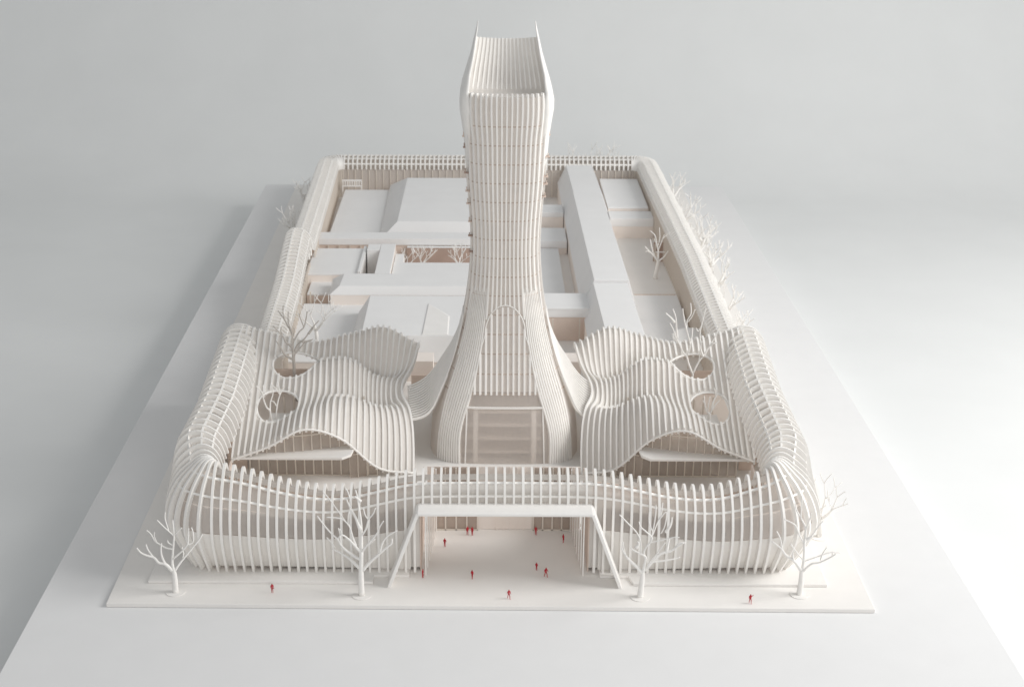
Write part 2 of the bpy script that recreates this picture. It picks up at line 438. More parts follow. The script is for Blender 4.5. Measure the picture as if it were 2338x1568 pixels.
# core, open at the lower front
NTH = 72
zs = [Z0+.0+i*(10.02-Z0)/60 for i in range(61)]
mbk = MB()
for i in range(60):
    for j in range(NTH):
        t0 = -math.pi+2*math.pi*j/NTH; t1 = t0+2*math.pi/NTH
        zc = (zs[i]+zs[i+1])/2; pm = tw((t0+t1)/2, zc, .93)
        if zc < 2.0 and abs(pm.x-TX) < 1.25 and pm.y < TY: continue
        mbk.quad(tw(t0, zs[i], .95), tw(t1, zs[i], .95), tw(t1, zs[i+1], .95), tw(t0, zs[i+1], .95))
bk = mbk.build('core_wall', 'core', T, smooth=True, fix=False)
_bm = bmesh.new(); _bm.from_mesh(bk.data); bmesh.ops.remove_doubles(_bm, verts=_bm.verts, dist=1e-5); bmesh.ops.recalc_face_normals(_bm, faces=_bm.faces); _bm.to_mesh(bk.data); _bm.free()
def rib_curve(fun, z0, z1, wid, k0, k1, n=26, name='rib', mname='rib', parent=None):
    q = []
    for i in range(n+1):
        z = lerp(z0, z1, i/n); a = fun(z, k1); b = fun(z, k0)
        d = (fun(z, k1, 1)-fun(z, k1, -1)); d.z = 0; d = d.normalized()*wid/2
        q.append((a-d, a+d, b+d, b-d))
    return MB().loft4(q).build(name, mname, parent or T)
def z_arch(x):
    return 3.52+.82*math.sqrt(max(0, 1-(x/.56)**2)) if abs(x) < .56 else None
for i in range(-8, 9):
    u = i*.113
    f = lambda z, k, e=0, u=u: tw_u(min(.985, max(-.985, u+e*.01)), z, k)
    zlo = z_arch(u*1.05) if abs(i) <= 4 else (4.7 if abs(i) <= 7 else 2.9)
    if zlo is None: zlo = 3.6
    rib_curve(f, zlo, 10.12, .042, .92, 1.0)
UI = lambda z: table([0, 1.05, 2.1, 3.2, 3.8, 4.3, 5.4], [.59, .60, .525, .495, .495, .50, .52], z)
UO = lambda z: table([0, 1.05, 2.1, 3.2, 3.8, 4.3, 5.4], [.872, .868, .87, .87, .87, .88, .90], z)
SINK = lambda z: .075*sstep(3.7, 5.3, z)
for sgn in (-1, 1):             # side and rear ribs
    for j in range(13):
        th = sgn*(math.radians(78)+j*math.radians(102)/12.5)
        f = lambda z, k, e=0, th=th: tw(th+e*.01, z, k)
        rib_curve(f, .1 if j > 4 else 3.4, 9.7 if j > 2 else 9.3, .045, .92, .995)
    for j in range(10):         # fine flank ribs
        def f(z, k, e=0, j=j, sgn=sgn):
            ui = UI(z); uo = UO(z)
            return tw_u(sgn*lerp(ui, uo, j/9)+e*.005, z, k)
        zt1 = 5.4
        q = []
        for i in range(31):
            z = lerp(Z0+.001, zt1, i/30); a = f(z, 1.005-SINK(z)); b = f(z, .90)
            d = f(z, 1.0, 1)-f(z, 1.0, -1); d.z = 0
            ui = abs(f(z, 1).x-TX); wd = table([0, 1.5, 3, 4.75], [.044, .043, .034, .022], z)
            d = d.normalized()*wd/2
            q.append((a-d, a+d, b+d, b-d))
        MB().loft4(q).build('flank_rib', 'rib', T)
# backing of the flank ribs so they read as one pleated shell
for sgn in (-1, 1):
    rows = []
    for i in range(31):
        z = lerp(Z0+.001, 5.4, i/30)
        ui = UI(z); uo = UO(z)
        rows.append([tw_u(sgn*lerp(ui-.005, uo+.01, j/8), z, .965-SINK(z)*.9) for j in range(9)])
    MB().grid(rows).build('pleated_shell', 'fin', T, smooth=True, fix=False)
# floor bands
for i in range(15):
    z = 1.98+i*.517
    m = MB(); ring = []
    for j in range(61):
        th = -math.pi+2*math.pi*j/60
        ring.append((tw(th, z, .94), tw(th, z, .956), tw(th, z+.035, .956), tw(th, z+.035, .94)))
    m.loft4(ring).build('floor_band', 'band', bk)
# small balcony clips on the sides
for sgn, zl in ((-1, (8.85, 8.55, 7.85, 7.35, 7.0, 6.5, 6.1, 5.65)), (1, (8.9, 8.3, 7.75, 7.55, 7.2))):
    for z in zl:
        p = tw(sgn*math.radians(76), z, 1.0); w = random.uniform(.045, .075); hh = random.uniform(.05, .12)
        MB().box(p.x-w, p.x+w, p.y-.07, p.y+.06, z, z+.03).box(p.x+sgn*w*.5-.012, p.x+sgn*w*.5+.012, p.y-.065, p.y+.05, z+.031, z+.03+hh).build('balcony', 'brown' if random.random() < .6 else 'beige', T)
# arch edge, front slats
pa = []
for i in range(33):
    a = math.pi*i/32; x = -.56*math.cos(a); z = 3.52+.82*math.sin(a)
    aa = table(zt, at_, z); pa.append(tw_u(x/aa, z, .985))
left = [tw_u(-UI(z), z, .99) for z in (2.02, 2.3, 2.6, 2.9, 3.2)]
right = [Vector((2*TX-p.x, p.y, p.z)) for p in reversed(left)]
MB().tube(left+pa+right, .018, 6).build('arch_edge', 'rib', T, smooth=True)
for k in range(14):
    xo = (k-6.5)*.152
    spl = lambda z: xo
    ztop = 3.5+.80*math.sqrt(max(0, 1-(abs(xo)/.55)**2)) if abs(xo) < .55 else (3.1-(abs(xo)-.66)*2.9)
    q = []
    for i in range(19):
        z = lerp(1.99, ztop, i/18); aa = table(zt, at_, z); x = spl(z)
        a = tw_u(x/aa, z, 1.0); b = tw_u(x/aa, z, .952)
        q.append((a-Vector((.023, 0, 0)), a+Vector((.023, 0, 0)), b+Vector((.023, 0, 0)), b-Vector((.023, 0, 0))))
    MB().loft4(q).build('front_slat', 'rib', T)
# lower frosted window with frame, and the storeys behind it
rows = [[tw_u(lerp(-1, 1, j/14)*UI(z), z, .955) for j in range(15)] for z in [Z0+.002+i*(2.06-Z0)/16 for i in range(17)]]
fw = MB().grid(rows).build('frosted_window', 'frost2', T, smooth=True, fix=False)
hb = []
for j in range(15):
    x = lerp(-1.06, 1.06, j/14); z = 1.62; p = tw_u(x/table(zt, at_, z), z, .965)
    hb.append((p+Vector((0, -.03, 0)), p+Vector((0, .02, 0)), p+Vector((0, .02, .05)), p+Vector((0, -.03, .05))))
MB().loft4(hb).build('header_bar', 'rib', fw)
for s in (-1, 1):
    q = []
    for i in range(13):
        z = lerp(Z0+.002, 1.95, i/12); aa = table(zt, at_, z); x = s*lerp(1.1, 1.04, i/12); p = tw_u(x/aa, z, .975); d = Vector((.018, 0, 0)); e = Vector((0, .05, 0))
        q.append((p-d, p+d, p+d+e, p-d+e))
    MB().loft4(q).build('window_post', 'rib', fw)
    q = []
    for i in range(9):
        z = lerp(Z0+.003, 1.6, i/8); p = tw_u(s*.84/table(zt, at_, z), z, .90); d = Vector((.065, 0, 0)); e = Vector((0, .1, 0))
        q.append((p-d, p+d, p+d+e, p-d+e))
    MB().loft4(q).build('pilaster', 'rib', T)
for z in (.22, .62, 1.02, 1.42):
    MB().box(TX-1.2, TX+1.2, TY-1.66, TY-.9, z, z+.09).build('floor_slab', 'wall', T)
MB().box(TX-1.2, TX+1.2, TY-.88, TY-.84, Z0+.003, 1.95).build('inner_wall', 'core', T)
# wings fanning out to the canopies
ZW = [3.9, 3.4, 3.0, 2.5, 2.0, 1.72, 1.6]
def wing_rib(sgn, j, n):
    f = j/(n-1)
    top = [(1.16, 3.95, 9.9), (1.26, 3.45, 9.9), (1.46, 2.95, 9.88), (1.76, 2.45, 9.85), (2.08, 1.98, 9.8), (2.40, 1.72, 9.75), (2.74, 1.6, 9.65)]
    low = [(1.14, 3.95, 9.25), (1.30, 3.2, 9.0), (1.53, 2.5, 8.75), (1.77, 1.95, 8.55), (1.98, 1.50, 8.42), (2.24, 1.25, 8.36), (2.66, 1.15, 8.3)]
    P = [tuple(lerp(a[d], b[d], f) for d in range(3)) for a, b in zip(top, low)]
    return [Vector((TX+sgn*p[0], p[2], p[1])) for p in crom(P, 22)]
for sgn in (-1, 1):
    NW = 15
    ribs = [wing_rib(sgn, j, NW) for j in range(NW)]
    MB().grid([[p+Vector((-sgn*.055, 0.0, -.055)) for p in r] for r in ribs]).build('wing_skin', 'skin', T, smooth=True, fix=False)
    for r in ribs: MB().tube(r, [lerp(.014, .031, i/22) for i in range(23)], 6).build('wing_rib', 'rib', T, smooth=True)
    # hidden side body shell below the wing
    e = [Vector((p.x, p.y, p.z-.035)) for p in ribs[-1]]
    MB().tube(e[8:], .028, 6).build('wing_edge', 'rib', T, smooth=True)
# crown: scooped top
def scoop(x, v):
    Pf = crom([(.04, 9.93), (.10, 10.04), (.36, 10.01), (.80, 9.98), (1.28, 10.06), (1.73, 10.34), (2.10, 10.75), (2.33, 11.2)], 20)
    y, z = Pf[v]; u = x/.95; f = 1-sstep(1, 9, v)
    lip = 1.14*(1-(1-min(.995, abs(u)*.93)**3.2)**(1/3.2))
    w = table([9.9, 10.1, 10.5, 10.9, 11.25], [1.12, 1.07, .985, .895, .84], z)
    return Vector((TX+u*w, 8.66+y+lip*f-.30*u*u*(1-f), z+.03*u*u*f+.09*u*u*(1-f)))
MB().grid([[scoop(lerp(-.95, .95, i/20), v) for i in range(21)] for v in range(21)]).build('scoop', 'skin', T, smooth=True, fix=False)
for i in range(-8, 9):
    x = i*.113
    q = []
    for v in range(21):
        p = scoop(x, v); pn = scoop(x, min(20, v+1))-scoop(x, max(0, v-1)); nrm = Vector((0, -pn.z, pn.y)).normalized(); d = Vector((.021, 0, 0))
        hgt = .05*sstep(9, 15, v)-.012+.03*(1-sstep(0, 3, v))
        q.append((p-d-nrm*.02, p+d-nrm*.02, p+d+nrm*hgt, p-d+nrm*hgt))
    MB().loft4(q).build('scoop_rib', 'rib', T)
for sgn in (-1, 1):
    ring = []
    for z, ao, ai, yf, yb in ((7.7, 1.075, .92, 9.5, 10.3), (8.3, 1.105, .92, 9.3, 10.4), (8.9, 1.15, .92, 9.1, 10.7), (9.3, 1.205, .93, 8.98, 10.85), (9.6, 1.25, .94, 8.9, 10.95), (9.85, 1.255, .96, 8.9, 11.0), (10.1, 1.205, 1.0, 8.85, 11.02), (10.48, 1.085, .96, 9.35, 11.04), (10.88, .965, .87, 9.9, 11.05), (11.23, .885, .82, 10.4, 11.06), (11.5, .82, .775, 10.75, 11.07), (11.66, .79, .765, 10.95, 11.07)):
        ring.append([Vector((TX+sgn*(lerp(ai, ao, .45) if t < -.97 else lerp(ai, ao, .85) if t < -.8 else ao), lerp(yf, yb, (t+1)/2), z)) for t in (-.98, -.86, -.5, .3, 1)]+[Vector((TX+sgn*ai, lerp(yf, yb, (t+1)/2), z)) for t in (1, 0, -1)])
    m = MB(); c = 8
    for r in ring: m.v += [tuple(p) for p in r]
    for i in range(len(ring)-1):
        for k in range(c):
            a = i*c+k; b2 = i*c+(k+1) % c; m.f.append((a, b2, b2+c, a+c))
    m.f.append(tuple(range(c-1, -1, -1))); m.f.append(tuple((len(ring)-1)*c+k for k in range(c)))
    m.build('crown_fin', 'rib', T, smooth=True)

# ------------------------------------------------------------------ wave canopies with glazed pavilions
GU = [0, .2, .4, .6, .8, 1]
GV = [0, .14, .28, .42, .56, .70, .85, 1]
GZ = [[1.02, 1.36, 1.80, 1.42, .45, .14],
      [1.36, 1.50, 1.92, 1.98, 1.30, .85],
      [1.76, 1.66, 1.82, 1.98, 1.62, 1.42],
      [2.16, 1.92, 1.90, 1.70, 1.22, 1.58],
      [2.46, 2.14, 2.34, 2.46, 1.94, 1.76],
      [2.72, 2.34, 2.22, 1.98, 1.58, 1.98],
      [2.86, 2.58, 2.32, 2.54, 2.80, 2.34],
      [2.20, 2.05, 2.08, 2.36, 2.56, 2.25]]
def canopy_z(u, v):
    return table(GV, [table(GU, r, u) for r in GZ], v)
def canopy_pt(u, v):
    pin = .42*math.exp(-((v-.5)/.22)**2)
    x = -6.6+4.7*u-pin*sstep(.55, 1, u)*1.0+.12*v*0
    yf = table([0, .35, .7, 1], [5.95, 6.1, 6.6, 7.1], u); yb = table([0, .5, 1], [12.1, 12.2, 11.6], u)
    x -= .30*v*(1-u)            # left side splays with the gallery
    return Vector((x, lerp(yf, yb, v), canopy_z(u, v)))
HOLES = [(.30, .62, .135, .115), (.225, .305, .118, .115)]
def in_hole(u, v, g=1.0):
    for cu, cv, ru, rv in HOLES:
        if ((u-cu)/ru)**2+((v-cv)/rv)**2 < g: return True
    return False
def make_canopy(mir, label, label2):
    mx = (lambda p: Vector((2.65+(-1.9-p.x)*.947, p.y, p.z))) if mir else (lambda p: p)
    C = thing('wave_canopy', label, 'canopy', tuple(mx(Vector((-4.2, 9, Z0)))))
    NF = 30; NV = 60
    for i in range(NF):
        u = i/(NF-1); runs = []; cur = []
        for k in range(NV+1):
            v = k/NV
            if in_hole(u, v):
                if len(cur) > 2: runs.append(cur)
                cur = []
            else: cur.append(v)
        if len(cur) > 2: runs.append(cur)
        jz = random.uniform(-.008, .008); jw = random.uniform(.023, .028)
        for r in runs:
            q = []
            for v in r:
                p = canopy_pt(u, v); d = canopy_pt(min(1, u+.01), v)-canopy_pt(max(0, u-.01), v); d.z = 0; d = d.normalized()*jw
                lo = max(Z0+.004, p.z-.13); hi = max(lo+.05, p.z+.035+jz)
                a = Vector((p.x, p.y, hi)); b = Vector((p.x, p.y, lo))
                q.append([mx(w) for w in (a-d, a+d, b+d, b-d)])
            MB().loft4(q).build('fin', 'fin', C)
    m = MB(); U = 58
    for i in range(U):
        for k in range(NV):
            if in_hole((i+.5)/U, (k+.5)/NV, 1.0): continue
            c4 = []
            for a, b in ((i, k), (i+1, k), (i+1, k+1), (i, k+1)):
                p = canopy_pt(a/U, b/NV); c4.append(mx(Vector((p.x, p.y, max(Z0+.01, p.z-.04)))))
            m.quad(*c4)
    o = m.build('skin', 'skin', C, smooth=True, fix=False)
    bm = bmesh.new(); bm.from_mesh(o.data); bmesh.ops.remove_doubles(bm, verts=bm.verts, dist=1e-4); bmesh.ops.recalc_face_normals(bm, faces=bm.faces); bm.to_mesh(o.data); bm.free()
    for f in o.data.polygons: f.use_smooth = True
    e = [mx(canopy_pt(i/40, 0)+Vector((0, -.012, -.05))) for i in range(41)]
    MB().tube([Vector((p.x, p.y, max(Z0+.03, p.z))) for p in e], .03, 6).build('front_edge', 'rib', C, smooth=True)
    for uu in (0, 1):
        MB().tube([mx(canopy_pt(uu, i/40)+Vector((0, 0, -.03))) for i in range(41) if canopy_pt(uu, i/40).z > .3], .032, 6).build('side_edge', 'rib', C, smooth=True)
    for cu, cv, ru, rv in HOLES:
        q = []
        for i in range(33):
            a = 2*math.pi*i/32; p = canopy_pt(cu+ru*1.02*math.cos(a), cv+rv*1.02*math.sin(a)); q.append(mx(p+Vector((0, 0, -.05))))
        MB().tube(q, .035, 6).build('hole_rim', 'fin', C, smooth=True)
    # pavilion below
    V = thing('glazed_pavilion', label2, 'building', tuple(mx(Vector((-4.6, 7.0, Z0)))))
    bx = lambda x0, x1, y0, y1, z0, z1, nm, mt, bev=0, par=None: MB().box(*sorted((mx(Vector((x0, 0, 0))).x, mx(Vector((x1, 0, 0))).x)), y0, y1, z0, z1).build(nm, mt, par or V, bevel=bev)
    pl = [(-6.5, 5.98), (-3.72, 5.98), (-3.5, 6.2), (-3.42, 6.92), (-6.42, 6.92)]
    pl = [tuple(mx(Vector((x, y, 0))).xy) for x, y in pl]
    MB().prism(pl, .96, 1.03).build('terrace_slab', 'plate', V, bevel=.008)
    bx(-6.42, -3.3, 6.925, 12.1, .94, 1.02, 'upper_floor', 'wall')
    bx(-6.3, -2.4, 9.2, 9.26, Z0+.004, .935, 'inner_wall', 'wall')
    bx(-7.0, -6.43, 7.35, 12.3, .93, 1.0, 'side_roof', 'roof')
    bx(-6.98, -6.45, 7.4, 7.43, Z0+.004, .925, 'side_wall', 'beige')
    # lower glazing and upper glazing
    def ceil(x):
        u = min(1, max(0, (x+6.6)/4.7)); yf = table([0, .35, .7, 1], [5.95, 6.1, 6.6, 7.1], u)
        return min(canopy_z(u, (7.0-yf)/5.4), canopy_z(u, (7.0-yf)/5.4+.03))-.18
    lg = [-6.3+i*.1 for i in range(36)]
    lw = MB().grid([[mx(Vector((x, 6.975, Z0+.01))) for x in lg], [mx(Vector((x, 6.975, max(.1, min(.935, ceil(x)))))) for x in lg]]).build('lower_glazing', 'glass', V, fix=False)
    x = -6.3
    while x < -2.85:
        if ceil(x) > .2: bx(x-.016, x+.016, 6.93, 6.966, Z0+.004, min(.938, ceil(x)), 'mullion', 'mullion', par=lw)
        x += .245
    bx(-6.32, -2.85, 6.934, 6.962, Z0+.005, Z0+.04, 'sill', 'mullion', par=lw)
    YF = lambda x: table([0, .35, .7, 1], [5.95, 6.1, 6.6, 7.1], min(1, max(0, (x+6.6)/4.7)))
    yg = lambda x: YF(x)+.26
    top = lambda x: canopy_z(min(1, max(0, (x+6.6)/4.7)), .05)-.10
    bot = lambda x: 1.034 if x < -3.55 else Z0+.005
    xx = [-6.3+i*.1 for i in range(35)]
    pg = MB()
    for xa, xb in zip(xx, xx[1:]):
        if min(top(xa), top(xb)) > bot(xb)+.03:
            pg.quad(*[mx(Vector(p)) for p in ((xa, yg(xa)+.02, bot(xb)), (xb, yg(xb)+.02, bot(xb)), (xb, yg(xb)+.02, top(xb)), (xa, yg(xa)+.02, top(xa)))])
    ug = pg.build('upper_glazing', 'glass', V, fix=False)
    x = -6.2
    while x < -2.8:
        if top(x) > bot(x)+.06: bx(x-.013, x+.013, yg(x)-.02, yg(x)+.015, bot(x), top(x), 'mullion', 'mullion', par=ug)
        x += .235
    for zt_ in (1.47, .75):
        seg = [x for x in xx if top(x) > zt_+.05 and bot(x) < zt_]
        if len(seg) > 2:
            q = []
            for x in seg: q.append([mx(Vector((x, yg(x)+dy, zt_+dz))) for dy, dz in ((-.017, 0), (.012, 0), (.012, .028), (-.017, .028))])
            MB().loft4(q).build('transom', 'mullion', ug)
    bx(-5.9, -5.2, 7.6, 8.4, 1.03, 1.3, 'white_box', 'plate'); bx(-4.4, -3.8, 7.2, 7.9, 1.03, 1.32, 'white_box', 'plate')
    q = []
    for i in range(9):
        t = i/8; q.append([mx(Vector((-4.78+sx*(.02+.24*t**1.6), 6.75+sy*(.04+.06*t), 1.035+.58*t))) for sx, sy in ((-1, -1), (1, -1), (1, 1), (-1, 1))])
    MB().loft4(q).build('flared_column', 'wall', V)
    bx(-6.2, -3.0, 10.6, 10.66, 1.03, 1.75, 'rear_wall', 'beige')
    for i in range(10): bx(-5.9+i*.28, -5.86+i*.28, 9.0, 9.05, 1.03, 1.55, 'inner_post', 'mullion')
    # hanging link block between canopy and tower, seen in the gap
    bx(-2.22, -1.55, 12.8, 13.6, .75, 1.2, 'link_block', 'wall'); bx(-2.2, -1.0, 12.4, 12.45, Z0+.004, .9, 'link_wall', 'beige')
    return C
make_canopy(False, 'undulating slatted white canopy in the shade left of the tower', 'glazed pavilion under the left slatted canopy, with terrace and mullions')
make_canopy(True, 'undulating slatted white canopy in the light right of the tower', 'glazed pavilion under the right slatted canopy, with terrace and mullions')

# ------------------------------------------------------------------ rear courts and roofs
def flat_block(name, label, x0, x1, y0, y1, z, skew=0, roof=.06, over=.0, wall='wall'):
    t = thing(name, label, 'building', ((x0+x1)/2, (y0+y1)/2, Z0))
    MB().box(x0, x1, y0, y1, Z0+.002, z-roof).build('wall', wall, t)
    MB().box(x0-over, x1+over, y0-over, y1+over, z-roof+.002, z).build('roof', 'roof', t, bevel=.012)
    return t
def hip_block(name, label, bot, ztop, top, zlow, cat='building'):
    cx = sum(p[0] for p in bot)/4; cy = sum(p[1] for p in bot)/4
    t = thing(name, label, cat, (cx, cy, Z0))
    ins = [(lerp(cx, p[0], .985), lerp(cy, p[1], .985)) for p in bot]
    MB().prism(ins, Z0+.002, zlow-.002).build('wall', 'wall', t)
    MB().hull8([(*p, zlow) for p in bot], [(*p, ztop) for p in top]).build('hip_roof', 'roof', t, bevel=.01)
    return t
flat_block('flat_building', 'low flat roofed block in the far left corner court', -6.3, -4.2, 29.0, 36.6, .6)
hip_block('hipped_building', 'wide hip roofed hall at the back left, behind the court trees', [(-4.2, 27.95), (-.1, 27.95), (-.1, 37.2), (-4.3, 37.2)], 1.3, [(-3.5, 28.6), (-.2, 28.6), (-.2, 36.0), (-3.45, 36.0)], .68)
t = flat_block('bar_building', 'long thin bar with white fascia crossing in front of the back left hall', -6.75, -.4, 26.45, 27.3, 1.2, roof=.26, over=.04, wall='beige')
for i in range(7): MB().box(-6.5+i*.42, -6.46+i*.42, 26.38, 26.42, Z0+.003, .93).build('column', 'mullion', t)
t = flat_block('flat_building', 'flat roof with raised right edge beside the left middle gallery', -6.5, -4.62, 22.4, 25.75, 1.0)
MB().box(-4.61, -4.5, 22.4, 25.75, Z0+.003, 1.1).build('parapet', 'roof', t, bevel=.01)
t = flat_block('stair_building', 'small stepped block with rounded roof between two flat roofs on the left', -3.95, -3.4, 21.9, 25.7, 1.2)
MB().box(-4.45, -3.96, 24.9, 25.7, Z0+.003, 1.19).build('landing', 'roof', t, bevel=.02)
MB().box(-3.38, -3.05, 23.95, 25.2, Z0+.003, .95).build('annex', 'roof', t, bevel=.01)
flat_block('flat_building', 'low flat roof in front of the court with three trees', -3.38, -.4, 21.75, 23.9, 1.0)
t = flat_block('court_wall', 'wall coloured brown for overhang shade at the back of the court with three trees', -3.0, -.4, 26.2, 26.4, .92, wall='brown', roof=.03)  # shade under the overhang is put into the wall colour
hip_block('hipped_building', 'long low hipped bar left of the tower with sloping left end', [(-5.4, 19.85), (-.3, 19.85), (-.3, 21.75), (-5.45, 21.75)], 1.3, [(-5.05, 20.05), (-.3, 20.05), (-.3, 21.5), (-5.0, 21.5)], 1.02)
flat_block('flat_building', 'small low roof tucked beside the left gallery at the hipped bar', -6.3, -5.5, 20.95, 23.2, .7, wall='beige')
t = flat_block('flat_building', 'broad low roof behind the left slatted canopy', -6.3, -3.95, 14.2, 20.0, .66)
for x in (-6.1, -4.6, -2.5): MB().box(x-.025, x+.025, 20.3, 20.35, Z0+.003, .98).build('column', 'mullion', t)
t = hip_block('hipped_building', 'large hip roofed hall directly behind the left canopy', [(-4.3, 14.0), (-.2, 14.0), (-.2, 18.9), (-4.3, 18.9)], 1.5, [(-3.85, 14.3), (-.3, 14.3), (-.3, 18.35), (-3.85, 18.35)], .72)
MB().hull8([(-1.95, 14.35, 1.504), (-1.12, 14.35, 1.504), (-1.12, 16.2, 1.504), (-1.85, 17.5, 1.504)], [(-1.93, 14.38, 1.53), (-1.16, 14.38, 1.53), (-1.16, 16.15, 1.53), (-1.84, 17.4, 1.53)]).build('roof_panel', 'portal', t)
# right: three-part ridge building
for nm, lab, ya, yb, dx, zt2 in (('ridge_building', 'far end of the long hipped spine building right of the tower', 31.8, 37.2, 0, 1.62), ('ridge_building', 'middle length of the long hipped spine building right of the tower', 19.4, 31.72, .02, 1.74), ('ridge_building', 'near length of the long hipped spine building behind the right canopy', 12.9, 19.33, .05, 1.68)):
    hip_block(nm, lab, [(3.32+dx, ya), (5.22+dx, ya), (5.15+dx, yb), (3.3+dx, yb)], zt2, [(3.75+dx, ya+.02), (4.95+dx, ya+.02), (4.85+dx, yb-.02), (3.68+dx, yb-.02)], .8)
t = flat_block('bridge_building', 'white bar bridging from the tower to the long spine building', 1.6, 3.55, 17.9, 19.6, 1.2, roof=.3, over=.02, wall='beige')
MB().hull8([(1.5, 17.86, 1.203), (3.5, 17.86, 1.203), (3.5, 18.0, 1.203), (1.5, 18.0, 1.203)], [(1.5, 17.87, 1.23), (3.5, 17.87, 1.23), (3.5, 17.99, 1.23), (1.5, 17.99, 1.23)]).build('parapet', 'roof', t)
for x in (2.3, 3.2): MB().box(x-.02, x+.02, 17.7, 17.74, Z0+.003, .9).build('column', 'mullion', t)
flat_block('bar_building', 'far cross bar between the tower and the spine building', 1.2, 3.3, 31.4, 32.7, .95, roof=.2)
flat_block('bar_building', 'middle cross bar with wide roof between the tower and the spine building', 1.2, 3.3, 28.2, 30.2, .62, roof=.3)
flat_block('flat_building', 'low sunken court roof left of the spine building', 1.2, 2.95, 20.0, 28.1, .35)
flat_block('flat_building', 'flat roof in the far right corner court', 5.2, 6.9, 31.9, 37.0, 1.05)
flat_block('bar_building', 'low white step crossing the right court', 5.2, 7.0, 30.6, 31.8, .92, roof=.35)
flat_block('flat_building', 'low roof with thin tan front line in the right court', 5.2, 7.0, 16.4, 22.2, .3, roof=.03)
t = thing('timber_strip', 'thin tan strip edging the low roof in the right court', 'strip', (6.2, 22.25, .3))
MB().box(5.45, 6.95, 22.21, 22.25, .304, .33).build('strip', 'beige', t)
t = thing('kiosk', 'small open frame kiosk against the right gallery in the court', 'kiosk', (7.0, 26.9, Z0))
for x in (6.72, 7.06):
    MB().box(x-.03, x+.03, 26.6, 26.65, Z0+.002, .62).build('post', 'mullion', t); MB().box(x-.03, x+.03, 27.2, 27.25, Z0+.002, .78).build('post', 'mullion', t)
MB().box(6.68, 7.1, 26.6, 26.66, .622, .66).build('beam', 'portal', t); MB().box(6.66, 7.12, 27.26, 27.3, Z0+.002, .85).build('back_panel', 'brown', t); MB().box(7.1, 7.13, 26.5, 27.258, Z0+.002, .85).build('side_panel', 'beige', t)
t = thing('round_canopy', 'small pale disc canopy beside the right court trees', 'canopy', (6.75, 15.6, Z0))
MB().prism([(6.75+.68*math.cos(a), 15.7+.85*math.sin(a)) for a in [2*math.pi*i/40 for i in range(40)]], .96, 1.02).build('disc', 'portal', t, bevel=.01)
for a in (0, 2.1, 4.2): MB().box(6.75+.4*math.cos(a)-.02, 6.75+.4*math.cos(a)+.02, 15.7+.5*math.sin(a)-.02, 15.7+.5*math.sin(a)+.02, Z0+.002, .958).build('column', 'mullion', t)
t = thing('gate_frame', 'little white slatted gate frame in the far left corner of the rear court', 'gate', (-6.1, 36.8, Z0))
MB().box(-6.45, -5.55, 36.75, 36.8, .95, 1.02).build('beam', 'portal', t)
MB().box(-6.45, -5.55, 36.75, 36.8, .70, .75).build('beam', 'portal', t)
for i in range(9): MB().box(-6.43+i*.105, -6.39+i*.105, 36.76, 36.79, .752, .948).build('slat', 'portal', t)
for x in (-6.45, -5.6): MB().box(x, x+.05, 36.755, 36.795, Z0+.003, .698).build('post', 'portal', t)

# ------------------------------------------------------------------ trees
def tree_from(label, base, limbs, trunk, s, group, r0=.075, disc=True, seed=1, dep=.35, sz=None, mt='tree'):
    rnd = random.Random(seed); x0, y0, z0 = base; bx, by = trunk[0]; sz = sz or s*1.13
    t = thing('bare_tree', label, 'tree', base, group)
    P3 = {}
    def w(p, d): return Vector((x0+(p[0]-bx)*s, y0+d, z0+max(0, (by-p[1])*sz)))
    tp = crom([(*w(p, 0),) for p in trunk], 10)
    n = len(tp)
    MB().tube(tp, [r0*lerp(1.0, .62, i/(n-1)) for i in range(n)], 10).build('trunk', mt, t, smooth=True)
    if disc:
        MB().prism([(x0+.225*math.cos(a), y0+.225*math.sin(a)) for a in [2*math.pi*i/36 for i in range(36)]], z0+.002, z0+.016).build('base_disc', 'plate', t)
    br = []
    for lb in limbs:
        # start depth from nearest point of an earlier limb
        d0, rr = 0, r0*.62
        best = 40
        for pts, ds, rs in br:
            for p, d, r in zip(pts, ds, rs):
                q = abs(p[0]-lb[0][0])+abs(p[1]-lb[0][1])
                if q < best: best = q; d0 = d; rr = r*.8
        L = sum(math.dist(a, b) for a, b in zip(lb, lb[1:])); sl = rnd.uniform(-1, 1)*dep
        acc = 0; ds = [d0]
        for a, b in zip(lb, lb[1:]):
            acc += math.dist(a, b); ds.append(d0+sl*acc*s)
        rs = [max(.013, lerp(min(rr, .05), .014, (i/(len(lb)-1))**.8)) for i in range(len(lb))]
        br.append((lb, ds, rs))
        c = crom([(*w(p, d), r) for p, d, r in zip(lb, ds, rs)], 4*(len(lb)-1)+2)
        MB().tube([q[:3] for q in c], [max(.011, q[3]) for q in c], 7).build('branch', mt, t, smooth=True)
    return t
S1 = .003125
GH = 'bare trees growing through the canopy holes'
GF = 'bare white model trees along the front kerb'
